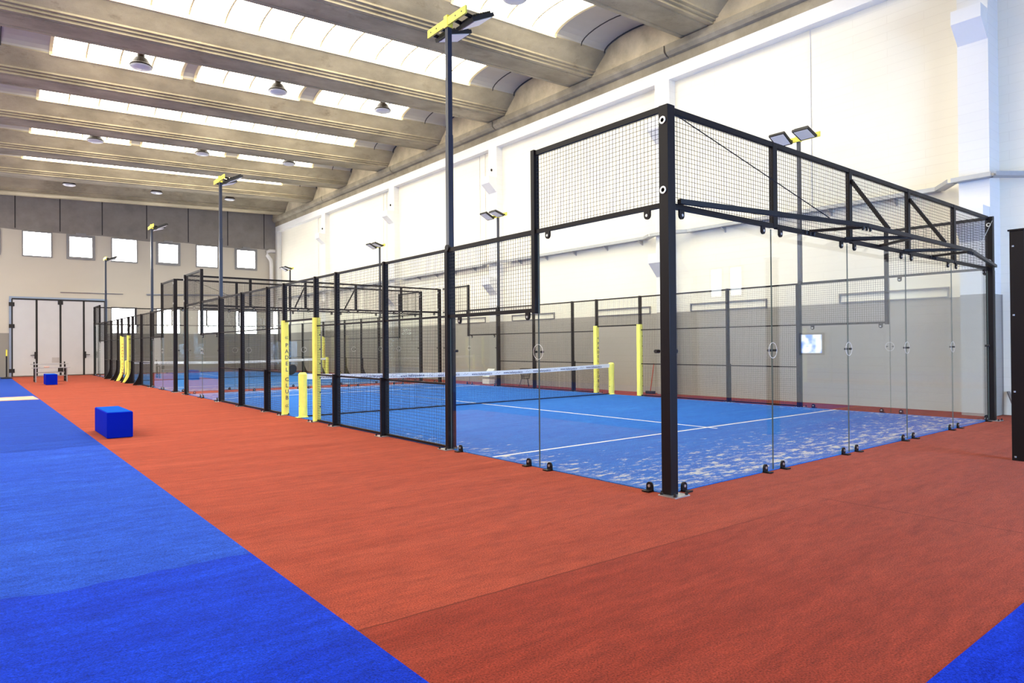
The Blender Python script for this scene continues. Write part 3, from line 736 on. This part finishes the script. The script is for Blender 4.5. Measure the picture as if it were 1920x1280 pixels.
def net(yb, label, near=True):
    y = yb + 10
    t = thing('padel_net', (5, y, 0), label, 'net')
    xa, xb = .10, 9.92
    def top(x): return .965 - .09 * (1 - abs(2 * (x - xa) / (xb - xa) - 1) ** 1.6)
    mb = MB(); p = .05
    nx = int((xb - xa) / p)
    for i in range(nx + 1):
        x = xa + (xb - xa) * i / nx; mb.bar((x, y, .03), (x, y, top(x) - .09), .0032, .0032)
    segs = 24
    for j in range(17):
        fr = j / 16
        for k in range(segs):
            x0, x1 = xa + (xb - xa) * k / segs, xa + (xb - xa) * (k + 1) / segs
            mb.bar((x0, y, .03 + fr * (top(x0) - .12)), (x1, y, .03 + fr * (top(x1) - .12)), .0032, .0032)
    mb.build('net_mesh', M['net'], t)
    MB().bar((xa, y, .035), (xb, y, .035), .016, .03).build('bottom_tape', M['net'], t)
    h = .115; K = 48; vs = []; fs = []
    for k in range(K + 1):
        x = xa + (xb - xa) * k / K; z1 = top(x)
        vs += [(x, y - .008, z1 - h), (x, y + .008, z1 - h), (x, y + .010, z1), (x, y - .010, z1)]
    for k in range(K):
        a, b = 4 * k, 4 * k + 4
        for q in range(4): fs.append((a + q, a + (q + 1) % 4, b + (q + 1) % 4, b + q))
    fs += [(0, 1, 2, 3), (4 * K + 3, 4 * K + 2, 4 * K + 1, 4 * K)]
    band = MB().add(vs, fs).build('top_band', M['band'], t)
    lt = MB(); lg = MB(); n = 0; x = .72
    while x < 9.5:
        v, f = text_mesh('www.italianpadel.it', .088, (x, y - .012, top(x) - .062), (1, 0, 0), (0, 0, 1), .001)
        lt.add(v, f)
        xl = x + .53; zl = top(xl) - .058
        if xl < 9.6:
            lg.tube([(xl - .07, y - .012, zl - .02), (xl - .02, y - .012, zl + .025), (xl + .01, y - .012, zl - .01), (xl + .08, y - .012, zl + .02)], .006, 5)
        x += 1.06
    lt.build('lettering', M['ink'], band); lg.build('logo_print', M['ink_grey'], band)
    for q, x in enumerate((.07, 9.98)):
        n_ = 14; zs = [.02, .05, .2, .5, .8, .96, 1.0]; rr = [.105, .092, .09, .085, .09, .092, .06]
        vs = []; fs = []
        rnd = random.Random(q + int(yb))
        for z, r in zip(zs, rr):
            for k in range(n_):
                a = 2 * PI * k / n_; w_ = 1 + rnd.uniform(-.07, .07); vs.append((x + r * math.cos(a) * w_, y + r * math.sin(a) * w_, z))
        for j in range(len(zs) - 1):
            for k in range(n_): fs.append((j * n_ + k, j * n_ + (k + 1) % n_, (j + 1) * n_ + (k + 1) % n_, (j + 1) * n_ + k))
        fs += [tuple(range(n_))[::-1], tuple((len(zs) - 1) * n_ + k for k in range(n_))]
        np_ = MB().add(vs, fs).build('net_post', M['yellow'], t, label='net post wrapped in yellow padding')
        MB().box(x - .15, x + .10, y - .08, y + .08, .013, .022).build('base_plate', M['yellow_paint'], np_)
        lm = MB()
        for z in (.25, .45, .65, .85): lm.box(x - .085, x - .06, y - .012, y + .012, z, z + .022)
        lm.build('lace', M['rubber'], np_)
    return t

def mast(x, y, inward, label, up=0.0):
    t = thing('floodlight_mast', (x, y, 2.99), label, 'floodlight', 'floodlight masts on the fence posts')
    s = inward
    MB().box(x - .04, x + .05, y - .04, y + .045, 2.99, 4.75).box(x - .034, x + .044, y - .034, y + .039, 4.75, 6.42 + up).build('pole', M['mast'], t, bevel=.005)
    MB().tube([(x - .075, y - .02, 3.03), (x - .03, y - .02, 3.03)], .05, 12).build('junction_cap', M['rubber'], t)
    cb = MB().box(x - .045, x - .015, y - .52, y + .52, 6.39 + up, 6.51 + up).box(x - .05, x + .05, y - .05, y + .05, 6.37 + up, 6.55 + up) if s > 0 else MB().box(x + .015, x + .045, y - .52, y + .52, 6.39 + up, 6.51 + up).box(x - .05, x + .05, y - .05, y + .05, 6.37 + up, 6.55 + up)
    c = cb.build('crossbar', M['yellow_paint'], t)
    hm = MB()
    for q in (-.42, -.26, .26, .42):
        hx = x - s * .046
        hm.tube([(hx, y + q, 6.45 + up), (hx - s * .004, y + q, 6.45 + up)], .012, 8)
    hm.build('bolt', M['rubber'], c)
    for q in (-.30, .30):
        # lamp body: a flat box tilted down towards the court
        ang = -math.radians(27 if q * s < 0 else 17); cxl, czl = x + s * .30, 6.44 + up
        R = Matrix.Translation((cxl, y + q, czl)) @ Matrix.Rotation(s * ang, 4, 'Y')
        mb = MB().box(-.22, .22, -.20, .20, -.02, .035)
        for k in range(9): mb.box(-.18 + k * .045, -.165 + k * .045, -.17, .17, .035, .075)
        mb.v = [tuple(R @ Vector(v)) for v in mb.v]
        f = mb.build('floodlight', M['rubber'], t)
        ml = MB().box(-.185, .185, -.165, .165, -.027, -.018); ml.v = [tuple(R @ Vector(v)) for v in ml.v]; ml.build('lens', M['lens'], f)
        for e in (-.13, .13):
            ma = MB(); ma.bar((x, y + q + e, 6.43 + up), (x + s * .12, y + q + e, 6.42 + up), .03, .045)
            ma.build('arm', M['steel'], f)
    return t

def court(yb, mat, nm, x1=10.08):
    o = MB().box(0, 10, yb, yb + 20, .001, .012).build('court_turf', M[mat])
    tag(o, {'near': 'blue turf court with white lines and sand streaks, the nearer one', 'far': 'blue turf court beyond the first, reaching toward the end wall'}[nm], 'court surface')
    for a in (MB().box(0.02, 9.98, yb + 2.98, yb + 3.03, .012, .0145), MB().box(0.02, 9.98, yb + 16.97, yb + 17.02, .012, .0145), MB().box(4.975, 5.025, yb + 2.8, yb + 17.2, .012, .0142)):
        a.build('court_line', M['line'], o)
W = dict(near='near court', far='far court')
for nm, yb, mat in (('near', 0.0, 'court_near'), ('far', 21.6, 'court_far')):
    c = W[nm]; fl = nm == 'far'
    court(yb, mat, nm)
    side_fence(0.0, yb, -1, 0, fl, 'black steel and glass side fence of the %s, along the red aisle' % c)
    side_fence(10.10, yb, 1, -.15 if nm == 'near' else -.1, fl, 'black steel and glass side fence of the %s, along the white wall' % c)
    end_wall(yb, -1, 'glass end wall of the %s, %s' % (c, 'nearest, with the overhanging steel frame' if nm == 'near' else 'facing the back of the near court'), truss=nm == 'near')
    end_wall(yb + 20, 1, 'glass end wall of the %s, %s' % (c, 'facing the other court across the red gap' if nm == 'near' else 'closest to the hall\'s end wall with the windows'), truss=nm == 'near')
    net(yb, 'padel net with a white printed band across the %s' % c)
    ink = M['ink'] if nm == 'near' else M['ink_red']
    for x, o_, sd, dy in ((0, -1, 'aisle', 0), (10.1, 1, 'wall', -.12)):
        pad(x, yb + 9.07 + dy, o_, 'plain yellow padding on the nearer door post, %s side of the %s' % (sd, c), None, fl)
        pad(x, yb + 10.88 + dy, o_, 'yellow padding lettered PADEL CLUB on a door post, %s side of the %s' % (sd, c), ink, fl)
    for x, ins, sd in ((.0, 1, 'aisle'), (10.1, -1, 'wall')):
        d1 = 0 if ins > 0 else -.18
        mast(x + (.03 if ins > 0 else 0), yb + 4.07 + d1, ins, {'near': 'tall floodlight mast on the nearest big fence post, %s side of the near court', 'far': 'tall floodlight mast on the first big fence post, %s side of the far court'}[nm] % sd, 0 if ins > 0 else .09)
        mast(x + (.03 if ins > 0 else 0), yb + 16.08 + d1, ins, {'near': 'tall floodlight mast on the farther big fence post, %s side of the near court', 'far': 'floodlight mast closest to the end wall, %s side of the far court'}[nm] % sd, 0 if ins > 0 else .09)

# black post of the next enclosure, at the edge of the red turf
t = thing('fence_post', (5.08, -1.73, 0), 'lone tall black post on the red turf near the white wall', 'post')
MB().box(5.0, 5.16, -1.82, -1.66, 0, 3.0).build('post_shaft', M['steel'], t, bevel=.008)
MB().box(4.985, 5.175, -1.835, -1.645, 3.0, 3.02).build('post_cap', M['steel'], t)
mb = MB()
for z in (.05, .9, 1.9, 2.8): mb.lathe([(.012, -.01), (.012, .01)], (4.995, -1.70, z), 8)
mb.build('rivet', M['alu'], t)

# ================================================================== LOOSE OBJECTS
def foam_box(x0, x1, y0, y1, h, label):
    o = MB().box(x0, x1, y0, y1, .004, h).build('foam_box', M['foam'], bevel=.012); tag(o, label, 'foam box', 'blue foam boxes on the red turf')
    MB().box(x0 + .012, x1 - .012, y0 + .012, y1 - .012, h, h + .004).build('top_cover', M['foam_top'], o, label='lighter blue top')
    e = MB()
    for x, y in ((x0, y0), (x1, y0), (x0, y1), (x1, y1)): e.tube([(x + (.006 if x == x0 else -.006), y + (.006 if y == y0 else -.006), .01), (x + (.006 if x == x0 else -.006), y + (.006 if y == y0 else -.006), h - .01)], .008, 6)
    e.build('seam', M['foam'], o)
    return o
foam_box(-3.80, -3.405, 8.97, 10.42, .45, 'large blue foam box on the red turf beside the blue strip')
foam_box(-3.11, -2.70, 31.0, 32.3, .46, 'small looking blue foam box in front of the metal bench')

def bench():
    t = thing('bench', (-2.65, 34.9, 0), 'grey metal bench standing in front of the white folding door', 'bench')
    for y, z, nm in ((34.45, .70, 'seat'), (35.25, .86, 'back_shelf')):
        mb = MB()
        for q in range(3): mb.box(-3.42, -1.92, y - .2 + q * .14, y - .08 + q * .14, z - .035, z)
        mb.build(nm, M['alu'], t)
    for x in (-3.28, -2.05):
        for y, z in ((34.3, .67), (34.55, .67), (35.12, .83), (35.4, .95)):
            MB().box(x - .025, x + .025, y - .025, y + .025, .0, z).build('leg', M['alu'] if y < 34.5 else M['rubber'], t)
        MB().box(x - .02, x + .02, 34.3, 35.4, .12, .16).box(x - .02, x + .02, 34.3, 35.4, .60, .64).build('side_bar', M['rubber'], t)
    MB().box(-3.28, -2.05, 35.1, 35.14, .42, .46).box(-3.28, -2.05, 34.53, 34.57, .28, .31).build('stretcher', M['alu'], t)
    return t
bench()
o = MB().box(-2.95, -2.75, 34.3, 34.5, .701, .735).build('folded_cloth', simple('pinkish_cloth', (.62, .32, .26), .9), bevel=.01); tag(o, 'small pink folded cloth lying on the metal bench', 'cloth')

t = thing('stanchion', (-4.18, 40.6, 0), 'thin black pole with a yellow tip on a round base by the folding door', 'stanchion')
MB().lathe([(.26, .006), (.26, .05), (.10, .09), (.04, .10)], (-4.18, 40.6, 0), 18).build('base', M['rubber'], t)
MB().tube([(-4.18, 40.6, .09), (-4.18, 40.6, 1.22)], .035, 8).build('pole', M['rubber'], t)
MB().tube([(-4.18, 40.6, 1.22), (-4.18, 40.6, 1.56)], .036, 8).build('tip', M['yellow_paint'], t, label='yellow tip')

o = MB().add([(-7.0, 21.0, .007), (-4.0, 20.95, .007), (-4.05, 22.75, .007), (-7.0, 22.6, .007), (-7.0, 21.0, .018), (-4.0, 20.95, .018), (-4.05, 22.75, .018), (-7.0, 22.6, .018)],
             [(0, 3, 2, 1), (4, 5, 6, 7), (0, 1, 5, 4), (1, 2, 6, 5), (2, 3, 7, 6), (3, 0, 4, 7)]).build('floor_mat', M['mat'])
tag(o, 'pale peach mat lying on the blue turf strip', 'mat')
mb = MB()
v, f = text_mesh('padel', .34, (-5.3, 21.75, .0195), (1, 0, 0), (0, 1, 0), .0008)
MB().add([(-5.05, 21.5, .0185), (-4.75, 21.55, .0185), (-4.55, 21.85, .0185), (-4.85, 21.8, .0185)], [(0, 1, 2, 3)]).build('faded_print', M['ink_grey'], o)

# red broom leaning on the wall by the door gap of the near court
t = thing('broom', (11.15, 9.35, 0), 'red sticked broom leaning on the wall behind the near court', 'broom')
MB().tube([(11.1, 9.38, .06), (11.46, 9.52, .95)], .016, 8).build('stick', M['redstick'], t)
MB().box(11.02, 11.14, 9.2, 9.52, .004, .09).build('brush', M['rubber'], t, bevel=.01)
t = thing('plank', (11.2, -.05, 0), 'grey plank leaning against the white wall by the corner post', 'plank')
MB().bar((11.22, -.16, .028), (11.45, .06, .50), .05, .03).build('plank_board', M['wood'], t)
# ball basket and a white lidded bin behind the fence of the near court, against the wall
t = thing('ball_basket', (10.75, 15.1, 0), 'dark wire ball basket standing behind the near court fence', 'basket')
mb = MB(); n = 16
for z, r in ((.30, .15), (.40, .17), (.50, .19), (.60, .21), (.68, .22)):
    mb.tube([(10.75 + r * math.cos(2 * PI * i / n), 15.1 + r * math.sin(2 * PI * i / n), z) for i in range(n + 1)], .007, 5, cap=False)
for i in range(n):
    a = 2 * PI * i / n; mb.tube([(10.75 + .15 * math.cos(a), 15.1 + .15 * math.sin(a), .30), (10.75 + .22 * math.cos(a), 15.1 + .22 * math.sin(a), .68)], .006, 5)
mb.build('wire_bowl', M['rubber'], t)
for i in range(3):
    a = 2 * PI * i / 3 + .4
    MB().tube([(10.75 + .15 * math.cos(a), 15.1 + .15 * math.sin(a), .31), (10.75 + .24 * math.cos(a), 15.1 + .24 * math.sin(a), .008)], .012, 6).build('leg', M['rubber'], t)
t = thing('bin', (10.85, 17.6, 0), 'small white bin with a slanted lid behind the near court fence', 'bin')
MB().box(10.7, 11.0, 17.35, 17.8, .004, .20).build('bin_body', M['white_paint'], t, bevel=.01)
MB().prism([(10.7, .30), (11.0, .30), (11.0, .62)], 'y', 17.35, 17.8).build('lid', M['white_paint'], t)
MB().box(10.98, 11.02, 17.38, 17.42, .18, .34).box(10.98, 11.02, 17.72, 17.76, .18, .34).build('hinge', M['alu'], t)
# racket hanging at the far door post
t = thing('padel_racket', (.14, 10.95, 1.0), 'black and yellow padel racket hanging beside the lettered yellow pad', 'racket')
mb = MB(); pts = []
R = Matrix.Translation((.22, 11.06, 1.03)) @ Matrix.Rotation(math.radians(38), 4, 'Y')
for i in range(20):
    a = 2 * PI * i / 20; pts.append((.105 * math.cos(a), .13 * math.sin(a)))
mb.prism(pts, 'y', -.018, .018); mb.v = [tuple(R @ Vector((v[0], v[1], v[2]))) for v in mb.v]
mb.build('racket_head', M['rubber'], t)
mb = MB().box(-.016, .016, -.014, .014, -.30, -.12); mb.v = [tuple(R @ Vector(v)) for v in mb.v]; mb.build('grip', M['yellow_paint'], t)

# ---- pendant bell lamps under the roof
def lamp(x, y, z, label):
    t = thing('pendant_lamp', (x, y, z), label, 'lamp', 'bell lamps under the roof')
    MB().lathe([(.10, .40), (.10, .30), (.17, .27), (.27, .10), (.31, .06), (.31, .03), (.29, .03)][::-1], (x, y, z), 26).build('shade', M['lamp_shell'], t, smooth=False)
    MB().lathe([(.29, .035), (.30, .0), (.22, -.035), (.02, -.045)], (x, y, z), 26).build('diffuser', M['lamp_lens'], t, smooth=True)
    MB().tube([(x, y, z + .39), (x, y, 11.70 + slope(x))], .012, 6).build('rod', M['lamp_shell'], t)
names = {18.4: 'in the second row', 28.1: 'in the third row', 37.8: 'in the row by the end wall'}
for y, zz in ((18.4, (10.08, 10.28, 10.49)), (28.1, (10.19, 10.37, 10.57)), (37.8, (10.23, 10.38, 10.52))):
    for x, z, nm in zip((-1.6, 2.56, 6.55), zz, ('farthest from the wall', 'the middle one', 'nearest the wall')):
        lamp(x, y, z, 'brown bell lamp %s, %s' % (names[y], nm))
lamp(4.97, 8.5, 10.2, 'brown bell lamp in the nearest row, cut by the top of the view')

# ---- glowing door added in the unseen rear wall to tint the white wall blue
f = struct(MB().box(.9, 1.0, Y0, Y0 + .06, 0, 4.4).box(6.0, 6.1, Y0, Y0 + .06, 0, 4.4).box(.9, 6.1, Y0, Y0 + .06, 4.4, 4.5).box(3.45, 3.55, Y0, Y0 + .06, 0, 4.4), 'added_blue_door', M['grey_frame'], 'wide glazed door added in the unseen rear wall for its blue light')
for a, b in ((1.0, 3.45), (3.55, 6.0)): MB().box(a, b, Y0 + .005, Y0 + .03, .05, 4.4).build('pane', M['pane_blue'], f)
